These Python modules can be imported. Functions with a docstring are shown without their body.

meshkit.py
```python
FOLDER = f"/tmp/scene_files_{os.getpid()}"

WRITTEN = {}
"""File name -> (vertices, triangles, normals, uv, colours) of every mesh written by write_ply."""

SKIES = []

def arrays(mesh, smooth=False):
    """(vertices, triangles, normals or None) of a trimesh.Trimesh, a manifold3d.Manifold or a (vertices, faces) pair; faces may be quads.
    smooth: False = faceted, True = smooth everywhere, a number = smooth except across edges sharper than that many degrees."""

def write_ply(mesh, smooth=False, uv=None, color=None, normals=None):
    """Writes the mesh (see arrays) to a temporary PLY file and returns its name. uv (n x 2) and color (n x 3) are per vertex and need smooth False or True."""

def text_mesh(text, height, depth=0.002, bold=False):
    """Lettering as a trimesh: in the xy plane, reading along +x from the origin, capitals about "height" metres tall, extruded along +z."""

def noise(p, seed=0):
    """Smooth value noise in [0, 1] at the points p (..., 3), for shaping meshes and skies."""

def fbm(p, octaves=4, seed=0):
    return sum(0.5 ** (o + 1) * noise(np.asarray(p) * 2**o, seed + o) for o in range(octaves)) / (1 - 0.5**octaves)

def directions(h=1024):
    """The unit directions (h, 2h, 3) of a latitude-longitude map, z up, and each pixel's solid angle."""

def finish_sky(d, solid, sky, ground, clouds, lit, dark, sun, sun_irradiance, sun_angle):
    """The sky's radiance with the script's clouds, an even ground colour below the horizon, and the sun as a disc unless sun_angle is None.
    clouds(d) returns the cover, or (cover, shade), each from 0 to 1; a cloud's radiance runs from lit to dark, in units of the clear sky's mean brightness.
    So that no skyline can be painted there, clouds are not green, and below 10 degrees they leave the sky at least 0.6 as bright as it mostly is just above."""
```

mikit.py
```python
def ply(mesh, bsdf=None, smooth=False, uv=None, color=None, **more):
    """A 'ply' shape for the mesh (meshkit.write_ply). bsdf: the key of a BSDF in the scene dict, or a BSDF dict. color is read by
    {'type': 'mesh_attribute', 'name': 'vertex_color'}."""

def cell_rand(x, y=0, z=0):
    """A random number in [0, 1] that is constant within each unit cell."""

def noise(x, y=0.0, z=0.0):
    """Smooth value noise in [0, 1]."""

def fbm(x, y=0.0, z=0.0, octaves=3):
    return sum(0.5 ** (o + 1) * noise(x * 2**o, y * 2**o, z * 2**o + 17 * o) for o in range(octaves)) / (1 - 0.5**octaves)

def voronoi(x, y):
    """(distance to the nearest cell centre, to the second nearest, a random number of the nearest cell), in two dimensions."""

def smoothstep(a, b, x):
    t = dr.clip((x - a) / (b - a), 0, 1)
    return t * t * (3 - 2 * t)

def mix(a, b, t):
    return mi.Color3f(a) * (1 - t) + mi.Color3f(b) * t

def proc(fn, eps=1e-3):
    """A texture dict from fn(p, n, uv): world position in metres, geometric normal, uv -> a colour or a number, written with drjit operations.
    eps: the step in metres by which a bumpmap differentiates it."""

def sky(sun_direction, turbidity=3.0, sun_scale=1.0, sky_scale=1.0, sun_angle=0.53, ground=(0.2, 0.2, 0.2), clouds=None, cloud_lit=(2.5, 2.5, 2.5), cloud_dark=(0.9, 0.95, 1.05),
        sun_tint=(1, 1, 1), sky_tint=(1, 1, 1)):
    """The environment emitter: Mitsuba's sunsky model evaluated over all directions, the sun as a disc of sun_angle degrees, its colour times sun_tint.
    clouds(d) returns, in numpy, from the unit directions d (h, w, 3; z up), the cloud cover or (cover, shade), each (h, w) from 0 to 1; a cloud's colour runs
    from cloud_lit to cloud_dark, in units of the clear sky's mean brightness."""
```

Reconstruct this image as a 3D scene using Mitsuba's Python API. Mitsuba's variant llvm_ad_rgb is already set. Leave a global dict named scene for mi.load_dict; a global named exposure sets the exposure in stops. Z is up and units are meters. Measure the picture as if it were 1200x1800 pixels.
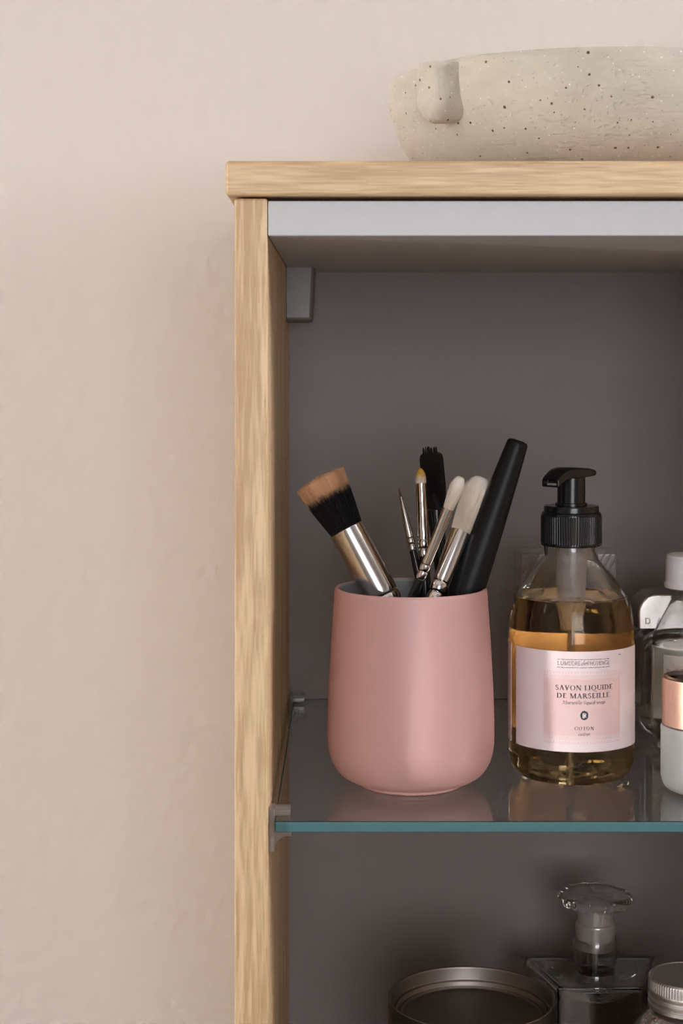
import math, random
import numpy as np
import trimesh
import drjit as dr
import mitsuba as mi
import manifold3d as m3
import mikit, meshkit
from mikit import proc, noise, fbm, voronoi, cell_rand, smoothstep, mix
from shapely.geometry import Polygon, LineString, Point, box as sbox
from shapely import affinity, union_all
from scipy.interpolate import PchipInterpolator

T = mi.ScalarTransform4f
random.seed(7)
rng = np.random.default_rng(7)
scene, labels = {}, {}

# ------------------------------------------------------------------ camera, light, exposure
# The camera stands at the origin and looks along +y; z is up, metres. The lens is shifted like an architectural lens.
FOCAL = 2900.0
scene['camera'] = {'type': 'perspective', 'fov': math.degrees(2 * math.atan(600 / FOCAL)), 'fov_axis': 'x',
                   'principal_point_offset_x': -8 / 1200, 'principal_point_offset_y': 255 / 1800,
                   'near_clip': 0.05, 'far_clip': 50,
                   'to_world': T().look_at(origin=[0, 0, 0], target=[0, 1, 0], up=[0, 0, 1])}
exposure = 0.2
WINDOW_LEFT = (57.0, 55.0, 52.5)    # daylight through the tall narrow window in the left wall
WINDOW_FRONT = (6.8, 6.9, 7.3)      # daylight through the wide window behind the camera, to the right

WINDOW_RIGHT = (36.0, 36.6, 38.5)    # daylight through the high window in the right wall

# ------------------------------------------------------------------ materials
def rgb(*c): return {'type': 'rgb', 'value': list(c)}
def rough(base, r=0.5, **k):
    return {'type': 'twosided', 'b': {'type': 'principled', 'base_color': base if isinstance(base, dict) else rgb(*base), 'roughness': r, **k}}

def wall_paint(p, n, uv):
    v = fbm(p.x * 3, p.y * 3, p.z * 3, octaves=3)
    return mix((0.52, 0.458, 0.413), (0.555, 0.493, 0.447), v)
def wall_bump(p, n, uv):
    return 0.0010 * fbm(p.x * 170, p.y * 170, p.z * 130, octaves=3)
scene['mat_wall'] = {'type': 'twosided', 'b': {'type': 'bumpmap', 'arbitrary': proc(wall_bump, 4e-4), 'scale': 1.0,
                     'bsdf': {'type': 'principled', 'base_color': proc(wall_paint), 'roughness': 0.6, 'specular': 0.25}}}
scene['mat_room'] = rough((0.36, 0.335, 0.315), 0.8)
scene['mat_floor'] = rough((0.20, 0.15, 0.11), 0.5)

def oak(along, across, other):
    u = noise(across * 60, other * 60, along * 5)                       # broad bands
    a = across + 0.0016 * noise(along * 14, across * 60, other * 60)      # a little waviness
    g = fbm(a * 480, other * 480, along * 26, octaves=3)
    f = noise(a * 1500, other * 1500, along * 75)
    pore = smoothstep(0.70, 0.86, noise(a * 1900, other * 1900, along * 120)) * smoothstep(0.35, 0.6, g)
    c = mix((0.57, 0.41, 0.248), (0.39, 0.257, 0.14), smoothstep(0.30, 0.70, 0.55 * g + 0.2 * f + 0.25 * u))
    return mix(c, (0.36, 0.21, 0.10), 0.45 * pore)
scene['mat_oak_level'] = rough(proc(lambda p, n, uv: oak(p.x, p.z, p.y)), 0.42, specular=0.35)
scene['mat_oak_upright'] = rough(proc(lambda p, n, uv: oak(p.z, p.x, p.y)), 0.42, specular=0.35)
scene['mat_grey_board'] = rough((0.40, 0.405, 0.41), 0.42, specular=0.3)
scene['mat_back_panel'] = rough((0.185, 0.157, 0.143), 0.5, specular=0.3)
scene['mat_grey_plastic'] = rough((0.15, 0.13, 0.117), 0.38)
scene['mat_frame_white'] = rough((0.75, 0.74, 0.72), 0.5)
scene['mat_blind'] = rough((0.30, 0.31, 0.33), 0.8)
scene['mat_glass'] = {'type': 'dielectric', 'int_ior': 1.5, 'ext_ior': 1.0}
scene['mat_clear_plastic'] = {'type': 'principledthin', 'base_color': rgb(0.93, 0.92, 0.91), 'roughness': 0.12, 'spec_trans': 0.86, 'diff_trans': 0.9, 'eta': 1.45}
scene['mat_soap'] = {'type': 'dielectric', 'int_ior': 1.38, 'ext_ior': 1.0, 'specular_transmittance': rgb(0.98, 0.835, 0.59)}
scene['mat_bottle_plastic'] = {'type': 'dielectric', 'int_ior': 1.45, 'ext_ior': 1.0}
scene['mat_toner'] = {'type': 'dielectric', 'int_ior': 1.36, 'ext_ior': 1.0, 'specular_transmittance': rgb(0.985, 0.99, 0.96)}
scene['mat_perfume'] = {'type': 'dielectric', 'int_ior': 1.36, 'ext_ior': 1.0, 'specular_transmittance': rgb(0.97, 0.95, 0.90)}
scene['mat_cup'] = rough((0.60, 0.345, 0.325), 0.42, specular=0.4)
scene['mat_cup_glaze'] = rough((0.33, 0.34, 0.345), 0.2, specular=0.5)
scene['mat_chrome'] = {'type': 'roughconductor', 'material': 'none', 'alpha': 0.012, 'distribution': 'ggx', 'specular_reflectance': rgb(0.82, 0.79, 0.77)}
scene['mat_steel'] = {'type': 'roughconductor', 'material': 'Al', 'alpha': 0.16, 'distribution': 'ggx', 'specular_reflectance': rgb(0.66, 0.625, 0.59)}
scene['mat_steel_dark'] = {'type': 'roughconductor', 'material': 'none', 'alpha': 0.2, 'distribution': 'ggx', 'specular_reflectance': rgb(0.30, 0.27, 0.25)}
scene['mat_alu'] = {'type': 'twosided', 'b': {'type': 'roughconductor', 'material': 'Al', 'alpha': 0.2, 'distribution': 'ggx', 'specular_reflectance': rgb(0.97, 0.97, 0.98)}}
scene['mat_gold'] = {'type': 'roughconductor', 'material': 'none', 'alpha': 0.13, 'distribution': 'ggx', 'specular_reflectance': rgb(0.86, 0.60, 0.47)}
scene['mat_black_gloss'] = rough((0.008, 0.008, 0.008), 0.16, specular=0.5)
scene['mat_black_matte'] = rough((0.009, 0.009, 0.009), 0.42, specular=0.2)
scene['mat_black_pump'] = rough((0.007, 0.007, 0.008), 0.2, specular=0.4)
scene['mat_hair'] = rough({'type': 'mesh_attribute', 'name': 'vertex_color'}, 0.6, specular=0.15)
scene['mat_white_cap'] = rough((0.86, 0.86, 0.87), 0.35)
scene['mat_milky'] = {'type': 'principledthin', 'base_color': rgb(0.85, 0.82, 0.80), 'roughness': 0.25, 'spec_trans': 0.25, 'diff_trans': 1.0, 'eta': 1.45}
scene['mat_sprayer'] = {'type': 'twosided', 'b': {'type': 'principled', 'base_color': rgb(0.46, 0.42, 0.40), 'roughness': 0.2, 'metallic': 0.5}}
scene['mat_tube'] = {'type': 'principledthin', 'base_color': rgb(0.92, 0.91, 0.90), 'roughness': 0.15, 'spec_trans': 0.8, 'diff_trans': 1.0, 'eta': 1.3}
scene['mat_frosted'] = rough((0.28, 0.288, 0.28), 0.3, specular=0.45)
scene['mat_tin_black'] = rough((0.012, 0.010, 0.009), 0.3)
scene['mat_label_rose'] = rough((0.86, 0.735, 0.755), 0.35, specular=0.35)
scene['mat_label_inset'] = rough((0.79, 0.575, 0.57), 0.38, specular=0.35)
scene['mat_label_white'] = rough((0.80, 0.79, 0.775), 0.4)
scene['mat_print_dark'] = rough((0.035, 0.025, 0.035), 0.5)
scene['mat_print_navy'] = rough((0.022, 0.025, 0.04), 0.5)
scene['mat_salt'] = rough({'type': 'mesh_attribute', 'name': 'vertex_color'}, 0.5)

BOWL = (0.148, 0.145)   # the bowl's axis
def spots(p, scale, keep, r0, r1, seed):
    """Round specks of radius r0..r1 (in cells) scattered in space, at most one in each cell; 1 inside, and the cell's random number."""
    q = [p.x * scale + seed * 3.7, p.y * scale + seed * 1.9, p.z * scale + seed * 5.3]
    c = [dr.floor(v) for v in q]
    d = dr.sqrt(sum(dr.square(v - a - 0.3 - 0.4 * cell_rand(a0 + 11 * k + seed, b0, c0)) for k, (v, a, a0, b0, c0) in enumerate((q[n], c[n], c[0], c[1], c[2]) for n in range(3))))
    w = cell_rand(c[0] + 101 + seed, c[1], c[2])
    rad = r0 + (r1 - r0) * cell_rand(c[0] + 57 + seed, c[1], c[2])
    return smoothstep(1.1, 0.75, d / rad) * dr.select(w < keep, 1.0, 0.0), w / keep
def bowl_colour(p, n, uv):
    base = mix((0.43, 0.382, 0.322), (0.51, 0.46, 0.396), fbm(p.x * 70, p.y * 70, p.z * 110, octaves=3))
    dark, w = spots(p, 180, 0.85, 0.05, 0.17, 1)
    fine, w2 = spots(p, 420, 0.5, 0.10, 0.20, 4)
    pale, _ = spots(p, 330, 0.8, 0.07, 0.18, 2)
    c = mix(base, (0.78, 0.74, 0.68), 0.8 * pale)
    c = mix(c, (0.25, 0.19, 0.14), 0.6 * fine)
    return mix(c, mix((0.05, 0.03, 0.02), (0.15, 0.07, 0.035), w), 0.95 * dark)
def bowl_bump(p, n, uv):
    a = dr.atan2(p.x - BOWL[0], -(p.y - 0.8 - BOWL[1])) * 0.12
    grain = fbm(p.x * 700, p.y * 700, p.z * 700, octaves=3) * 0.00030
    low = smoothstep(0.155, 0.11, p.z)
    tool = noise(a * 90, p.z * 1300) * 0.00012 + (0.25 + low) * noise(a * 1100, p.z * 150) * 0.00012
    pit, _ = spots(p, 330, 0.8, 0.07, 0.18, 2)
    hole, _ = spots(p, 300, 0.7, 0.10, 0.30, 7)
    scratch = smoothstep(0.84, 0.90, noise(a * 90 + 3, p.z * 1500)) * 0.00012
    return grain + tool + pit * 0.00025 - hole * 0.00035 - scratch
scene['mat_stoneware'] = {'type': 'twosided', 'b': {'type': 'bumpmap', 'arbitrary': proc(bowl_bump, 2e-4), 'scale': 1.0,
                          'bsdf': {'type': 'principled', 'base_color': proc(bowl_colour), 'roughness': 0.75, 'specular': 0.2}}}

# brushed dark metal of the tin: fine concentric brushing
scene['mat_tin_brushed'] = {'type': 'twosided', 'b': {'type': 'roughconductor', 'material': 'none', 'alpha': 0.2, 'distribution': 'ggx',
                            'specular_reflectance': rgb(0.31, 0.275, 0.25)}}

# ------------------------------------------------------------------ mesh helpers
def add(key, mesh, mat, smooth=35, at=None, **k):
    n, base = 1, key
    while key in scene:
        key = '%s_%03d' % (base, n); n += 1
    if at is not None:
        mesh = moved(mesh, at)
    scene[key] = mikit.ply(mesh, mat, smooth=smooth, **k)
    return key
def tm(mesh):
    if isinstance(mesh, m3.Manifold):
        m = mesh.to_mesh()
        return trimesh.Trimesh(m.vert_properties[:, :3], m.tri_verts, process=True)
    return mesh
def moved(mesh, at):
    mesh = tm(mesh).copy()
    if np.shape(at) == (4, 4):
        mesh.apply_transform(at)
    else:
        mesh.apply_translation(at)
    return mesh
def cat(*ms): return trimesh.util.concatenate([tm(m) for m in ms])
def say(key, label, category=None, group=None, kind=None):
    labels[key] = {k: v for k, v in (('label', label), ('category', category), ('group', group), ('kind', kind)) if v}

def rbox(x0, x1, y0, y1, z0, z1, r=0.001, seg=16):
    if r <= 0:
        return trimesh.creation.box(bounds=[[x0, y0, z0], [x1, y1, z1]])
    s = m3.Manifold.sphere(r, seg)
    return tm(m3.Manifold.batch_hull([s.translate((x, y, z)) for x in (x0 + r, x1 - r) for y in (y0 + r, y1 - r) for z in (z0 + r, z1 - r)]))
def man(mesh):
    mesh = tm(mesh)
    return m3.Manifold(m3.Mesh(np.asarray(mesh.vertices, np.float32), np.asarray(mesh.faces, np.uint32)))

def curve(points, n=40):
    """A smooth (r, z) curve through the points, parametrised by their chord length."""
    p = np.asarray(points, float)
    t = np.r_[0, np.cumsum(np.linalg.norm(np.diff(p, axis=0), axis=1))]
    u = np.linspace(0, t[-1], n)
    return np.c_[PchipInterpolator(t, p[:, 0])(u), PchipInterpolator(t, p[:, 1])(u)]
def lathe(prof, n=96, rad=None):
    """Surface of revolution of (r, z) rows, bottom to top for an outside that faces outwards. rad(angle, r, z) may vary the radius."""
    p = np.asarray(prof, float)
    th = np.arange(n) * 2 * np.pi / n
    rr = np.repeat(p[:, :1], n, 1) if rad is None else rad(th[None, :], p[:, :1], p[:, 1:2]) * np.ones((1, n))
    v = np.stack([rr * np.cos(th), rr * np.sin(th), np.repeat(p[:, 1:2], n, 1)], -1).reshape(-1, 3)
    i, j = np.meshgrid(np.arange(len(p) - 1), np.arange(n), indexing='ij')
    a, b, c, d = i * n + j, i * n + (j + 1) % n, (i + 1) * n + (j + 1) % n, (i + 1) * n + j
    f = np.vstack([np.stack([a, b, c], -1).reshape(-1, 3), np.stack([a, c, d], -1).reshape(-1, 3)])
    m = trimesh.Trimesh(v, f, process=False)
    m.merge_vertices(digits_vertex=8)
    m.update_faces(m.nondegenerate_faces())
    m.remove_unreferenced_vertices()
    return m
def mmp(*pts): return np.array(pts, float) / 1000.0

def tubes(paths, radii, cols=None, sides=3):
    """Many thin fibres as one mesh: paths (n, k, 3), radii (n, k), cols (n, k, 3)."""
    p = np.asarray(paths, float)
    n, k, _ = p.shape
    t = np.gradient(p, axis=1)
    t /= np.linalg.norm(t, axis=2, keepdims=True) + 1e-12
    a = np.cross(t, np.array([0.31, 0.95, 0.05]))
    a /= np.linalg.norm(a, axis=2, keepdims=True) + 1e-12
    b = np.cross(t, a)
    ang = np.arange(sides) * 2 * np.pi / sides
    v = p[:, :, None] + radii[:, :, None, None] * (np.cos(ang)[:, None] * a[:, :, None] + np.sin(ang)[:, None] * b[:, :, None])
    q = []
    for i in range(k - 1):
        for s in range(sides):
            q.append([i * sides + s, i * sides + (s + 1) % sides, (i + 1) * sides + (s + 1) % sides])
            q.append([i * sides + s, (i + 1) * sides + (s + 1) % sides, (i + 1) * sides + s])
    q = np.array(q)[None] + (np.arange(n) * k * sides)[:, None, None]
    m = trimesh.Trimesh(v.reshape(-1, 3), q.reshape(-1, 3), process=False)
    c = None if cols is None else np.repeat(np.asarray(cols).reshape(n * k, 3), sides, 0)
    return m, c
def axis_frame(a, b):
    """Matrix that carries local +z onto the direction from b to a, with the origin at a (metres)."""
    a, b = np.asarray(a, float), np.asarray(b, float)
    z = (a - b) / np.linalg.norm(a - b)
    x = np.cross([0, 1, 0], z); x /= np.linalg.norm(x)
    m = np.eye(4)
    m[:3, 0], m[:3, 1], m[:3, 2], m[:3, 3] = x, np.cross(z, x), z, a
    return m

# ------------------------------------------------------------------ lettering: a small set of serif capitals and italic lower case
def ln(pts, w, cap='flat'): return LineString(pts).buffer(w / 2, cap_style=cap, join_style='mitre')
def ell(cx, cy, rx, ry, a0=0, a1=360, n=28):
    t = np.radians(np.linspace(a0, a1, n)); return [(cx + rx * math.cos(x), cy + ry * math.sin(x)) for x in t]
def fill(cx, cy, rx, ry): return Polygon(ell(cx, cy, rx, ry)[:-1])
TK, TN, SR = 0.18, 0.085, 0.065
def foot(x, y, w=0.17): return sbox(x - w, y, x + w, y + SR)
def head(x, y=1.0, w=0.17): return sbox(x - w, y - SR, x + w, y)
def stem(x, w=TK, y0=0, y1=1): return sbox(x - w / 2, y0, x + w / 2, y1)
def I_(): return [stem(.18), foot(.18, 0), head(.18)], .38
def ring(cx, rx): return fill(cx, .5, rx, .52).difference(fill(cx, .5, rx - TK * .95, .46))
GL = {
 'I': I_,
 'L': lambda: ([stem(.18), foot(.18, 0), head(.18), sbox(.1, 0, .58, SR), Polygon([(.52, 0), (.6, 0), (.6, .24), (.56, .24)])], .62),
 'E': lambda: ([stem(.18), foot(.18, 0), head(.18), sbox(.1, 0, .58, SR), sbox(.1, 1 - SR, .56, 1), sbox(.1, .48, .44, .54), Polygon([(.52, 0), (.62, 0), (.62, .22), (.58, .22)]),
                Polygon([(.5, 1), (.58, 1), (.58, .8), (.54, .8)]), sbox(.41, .40, .45, .62)], .66),
 'T': lambda: ([stem(.36), foot(.36, 0), sbox(.04, 1 - SR, .68, 1), Polygon([(.02, 1), (.1, 1), (.06, .78), (.02, .78)]), Polygon([(.62, 1), (.7, 1), (.7, .78), (.66, .78)])], .72),
 'A': lambda: ([ln([(.12, 0), (.38, 1)], TN), ln([(.36, 1.0), (.66, 0)], TK), sbox(.2, .32, .58, .38), foot(.12, 0, .12), foot(.66, 0, .15)], .80),
 'V': lambda: ([ln([(.13, 1), (.40, 0)], TK), ln([(.40, 0), (.66, 1)], TN), head(.13, 1, .14), head(.66, 1, .12)], .78),
 'N': lambda: ([stem(.16, TN), stem(.74, TN), ln([(.15, 1), (.74, 0)], TK), foot(.16, 0, .13), head(.74, 1, .13), head(.13, 1, .1)], .90),
 'M': lambda: ([stem(.16, TN), stem(.86, TK), ln([(.17, 1), (.5, 0)], TK), ln([(.5, 0), (.84, 1)], TN), foot(.16, 0, .13), foot(.86, 0), head(.13, 1, .1), head(.9, 1, .12)], 1.06),
 'O': lambda: ([ring(.44, .42)], .90),
 'Q': lambda: ([ring(.44, .42), ln([(.42, .02), (.62, -.2), (.95, -.26)], .09)], .90),
 'C': lambda: ([ring(.44, .42).difference(Polygon([(.40, .5), (1.2, .95), (1.2, .08)])), ln([(.76, .96), (.76, .72)], TN)], .84),
 'D': lambda: ([stem(.18), foot(.14, 0, .12), head(.14, 1, .12), fill(.36, .5, .46, .5).difference(fill(.34, .5, .46 - TK, .44)).intersection(sbox(.3, -.1, 1, 1.1)),
                sbox(.1, 0, .36, SR), sbox(.1, 1 - SR, .36, 1)], .90),
 'U': lambda: ([stem(.18, TK, .3, 1), stem(.70, TN, .3, 1), head(.18), head(.70, 1, .13), ln(ell(.44, .32, .26, .28, 180, 360), .1)], .86),
 'S': lambda: ([ln(ell(.28, .74, .19, .21, 40, 230) + ell(.28, .26, .21, .24, 70, -140)[3:], .12), sbox(.42, .74, .46, .98), sbox(.05, .02, .09, .28)], .60),
 'R': lambda: ([stem(.18), foot(.18, 0), head(.14, 1, .12), fill(.36, .74, .26, .26).difference(fill(.34, .74, .26 - TK * .8, .2)).intersection(sbox(.2, .3, 1, 1.1)),
                sbox(.1, 1 - SR, .36, 1), sbox(.2, .48, .4, .54), ln([(.36, .52), (.70, 0)], TK), foot(.72, 0, .1)], .80),
 ' ': lambda: ([], .34),
}
W = .105
LOW = {
 'a': lambda: ([ln(ell(.26, .28, .19, .28), W), ln([(.46, .6), (.46, .1), (.54, .02)], W)], .56),
 'r': lambda: ([ln([(.12, 0), (.12, .6)], W), ln([(.12, .4), (.24, .56), (.36, .54)], W)], .40),
 's': lambda: ([ln(ell(.2, .44, .13, .13, 30, 240, 12) + ell(.2, .15, .15, .14, 70, -140, 12), W)], .40),
 'e': lambda: ([ln(ell(.24, .3, .19, .28, 10, 320, 20) , W), ln([(.06, .3), (.42, .34)], .06)], .47),
 'i': lambda: ([ln([(.12, .6), (.12, .08), (.2, .02)], W), fill(.13, .82, .065, .065)], .27),
 'l': lambda: ([ln([(.12, 1.02), (.12, .08), (.2, .02)], W)], .27),
 'q': lambda: ([ln(ell(.26, .3, .19, .28), W), ln([(.46, .6), (.46, -.34)], W)], .58),
 'u': lambda: ([ln([(.1, .6), (.1, .2), (.18, .04), (.34, .06), (.44, .2)], W), ln([(.44, .6), (.44, .08), (.52, .02)], W)], .56),
 'd': lambda: ([ln(ell(.26, .28, .19, .28), W), ln([(.46, 1.02), (.46, .1), (.54, .02)], W)], .58),
 'o': lambda: ([ln(ell(.26, .3, .2, .28), W)], .52),
 'p': lambda: ([ln(ell(.3, .3, .19, .28), W), ln([(.11, .6), (.11, -.34)], W)], .55),
 'c': lambda: ([ln(ell(.24, .3, .19, .28, 50, 320, 20), W)], .45),
 't': lambda: ([ln([(.14, .86), (.14, .12), (.22, .02), (.3, .05)], W), ln([(.02, .58), (.3, .58)], .06)], .34),
 'n': lambda: ([ln([(.1, 0), (.1, .6)], W), ln([(.1, .38), (.24, .57), (.38, .52), (.4, .4), (.4, .08), (.48, .02)], W)], .54),
 'M': lambda: ([ln([(.1, 0), (.16, 1)], .07), ln([(.16, 1), (.44, .1)], .11), ln([(.44, .1), (.82, 1)], .07), ln([(.82, 1), (.82, 0)], .12), foot(.1, 0, .12), foot(.82, 0, .14)], .98),
 ' ': lambda: ([], .26),
}
def lettering(text, cap, width, glyphs, skew=0.0, gap=0.04):
    """Flat lettering as a shapely shape, centred on x = 0, baseline at y = 0, capitals cap tall, squeezed to the width."""
    x, out = 0, []
    for ch in text:
        parts, adv = glyphs[ch]()
        if parts:
            g = union_all([p.buffer(0) for p in parts])
            out.append(affinity.translate(affinity.affine_transform(g, [1, skew, 0, 1, 0, 0]), x, 0))
        x += adv + gap
    g = union_all(out)
    x0, _, x1, _ = g.bounds
    g = affinity.translate(g, -(x0 + x1) / 2, 0)
    return affinity.scale(g, width / (x1 - x0), cap, origin=(0, 0))
def extrude(shape, depth):
    geoms = [g for g in getattr(shape, 'geoms', [shape]) if g.area > 0]
    return trimesh.util.concatenate([trimesh.creation.extrude_polygon(g.simplify(1e-6), depth, engine='earcut') for g in geoms])
def wrap(mesh, R, theta0=0.0):
    """Carries (u, v, w) onto a cylinder of radius R about z: u runs round the front towards +x, v is the height, w the distance outwards."""
    m = mesh.copy()
    u, v, w = np.asarray(m.vertices).T
    th = theta0 + u / R
    m.vertices = np.c_[(R + w) * np.sin(th), -(R + w) * np.cos(th), v]
    return m
def strip(u0, u1, v0, v1, depth, n=None):
    """A flat rectangle of print, cut fine enough along u to bend."""
    n = n or max(1, int((u1 - u0) / 0.0012))
    us = np.linspace(u0, u1, n + 1)
    v = np.array([[u, vv, w] for u in us for vv in (v0, v1) for w in (0, depth)])
    f = []
    for i in range(n):
        a, b = i * 4, i * 4 + 4
        f += [[a + 1, b + 1, b + 3], [a + 1, b + 3, a + 3], [a, b + 2, b], [a, a + 2, b + 2], [a, b, b + 1], [a, b + 1, a + 1], [a + 2, b + 3, b + 2], [a + 2, a + 3, b + 3]]
    e = n * 4
    f += [[0, 1, 3], [0, 3, 2], [e, e + 3, e + 1], [e, e + 2, e + 3]]
    return trimesh.Trimesh(v, f, process=False)

# ------------------------------------------------------------------ the room
FLOOR, CEIL = -1.45, 1.20
WALL_Y = 1.107
def struct(key, mesh, mat, label, at=None, smooth=False):
    add(key, mesh, mat, smooth, at); say(key, label, kind='structure')
def slab(x0, x1, y0, y1, z0, z1): return trimesh.creation.box(bounds=[[x0, y0, z0], [x1, y1, z1]])
X0, X1, Y0 = -1.55, 2.3, -1.9
struct('wall_back', slab(X0 - .1, X1 + .1, WALL_Y, WALL_Y + 0.1, FLOOR, CEIL), 'mat_wall', 'pale pink-beige painted wall with a fine roller texture behind the cabinet')
struct('floor', slab(X0 - .1, X1 + .1, Y0 - .1, WALL_Y + .1, FLOOR - 0.05, FLOOR), 'mat_floor', 'brown floor of the room')
struct('ceiling', slab(X0 - .1, X1 + .1, Y0 - .1, WALL_Y + .1, CEIL, CEIL + 0.05), 'mat_room', 'pale ceiling of the room')
def holed_wall(axis, at, t, a0, a1, z0, z1, h0, h1, hz0, hz1):
    """A wall with one rectangular opening; axis 0: it runs along y at x = at; axis 1: along x at y = at."""
    rects = [(a0, h0, z0, z1), (h1, a1, z0, z1), (h0, h1, z0, hz0), (h0, h1, hz1, z1)]
    ms = [slab(at, at + t, a, b, c, d) if axis == 0 else slab(a, b, at, at + t, c, d) for a, b, c, d in rects]
    return cat(*ms)
WL = (-.065, 0.155, -0.60, 0.95)      # left window: y range, z range
WF = (-0.28, 0.95, -0.40, 1.05)       # front window: x range, z range
struct('wall_left', holed_wall(0, X0 - .1, .1, Y0, WALL_Y, FLOOR, CEIL, *WL), 'mat_room', 'left wall of the room with a window opening')
WR = (0.10, 0.80, 0.30, 1.10)
struct('wall_right', holed_wall(0, X1, .1, Y0, WALL_Y, FLOOR, CEIL, *WR), 'mat_room', 'right wall of the room with a high window opening')
struct('wall_front', holed_wall(1, Y0 - .1, .1, X0, X1, FLOOR, CEIL, *WF), 'mat_room', 'wall behind the camera with a window opening')
def window(key, axis, at, a0, a1, z0, z1, radiance, label, bars, blind=None):
    b = .05
    def piece(u0, u1, w0, w1, d0, d1):
        return slab(at + d0, at + d1, u0, u1, w0, w1) if axis == 0 else slab(u0, u1, at + d0, at + d1, w0, w1)
    fr = [piece(a0, a0 + b, z0, z1, -.03, .03), piece(a1 - b, a1, z0, z1, -.03, .03), piece(a0 + b, a1 - b, z0, z0 + b, -.03, .03), piece(a0 + b, a1 - b, z1 - b, z1, -.03, .03)]
    for t in bars:
        m = a0 + (a1 - a0) * t
        fr.append(piece(m - .02, m + .02, z0 + b, z1 - b, -.02, .02))
    add(key + '__frame', cat(*fr), 'mat_frame_white', False)
    pane = piece(a0 + b, a1 - b, z0 + b, z1 - b, -.006, -.002)
    scene[key + '__pane'] = mikit.ply(pane, 'mat_frame_white', emitter={'type': 'area', 'radiance': rgb(*radiance)})
    if blind:        # a roller blind drawn over the upper part, glowing with the daylight behind it
        scene[key + '__blind'] = mikit.ply(piece(a0 + b, a1 - b, blind, z1 - b, .004, .006), 'mat_blind', emitter={'type': 'area', 'radiance': rgb(*[.25 * v for v in radiance])})
    say(key, label, kind='structure')
window('window_1', 0, X0 - .05, *WL, WINDOW_LEFT, 'tall narrow bright window in the left wall', ())
window('window_2', 1, Y0 - .05, *WF, WINDOW_FRONT, 'wide bright window behind the camera with a half-lowered blind', (), 0.62)
window('window_3', 0, X1 + .05, *WR, WINDOW_RIGHT, 'high bright window in the right wall', ())

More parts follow.
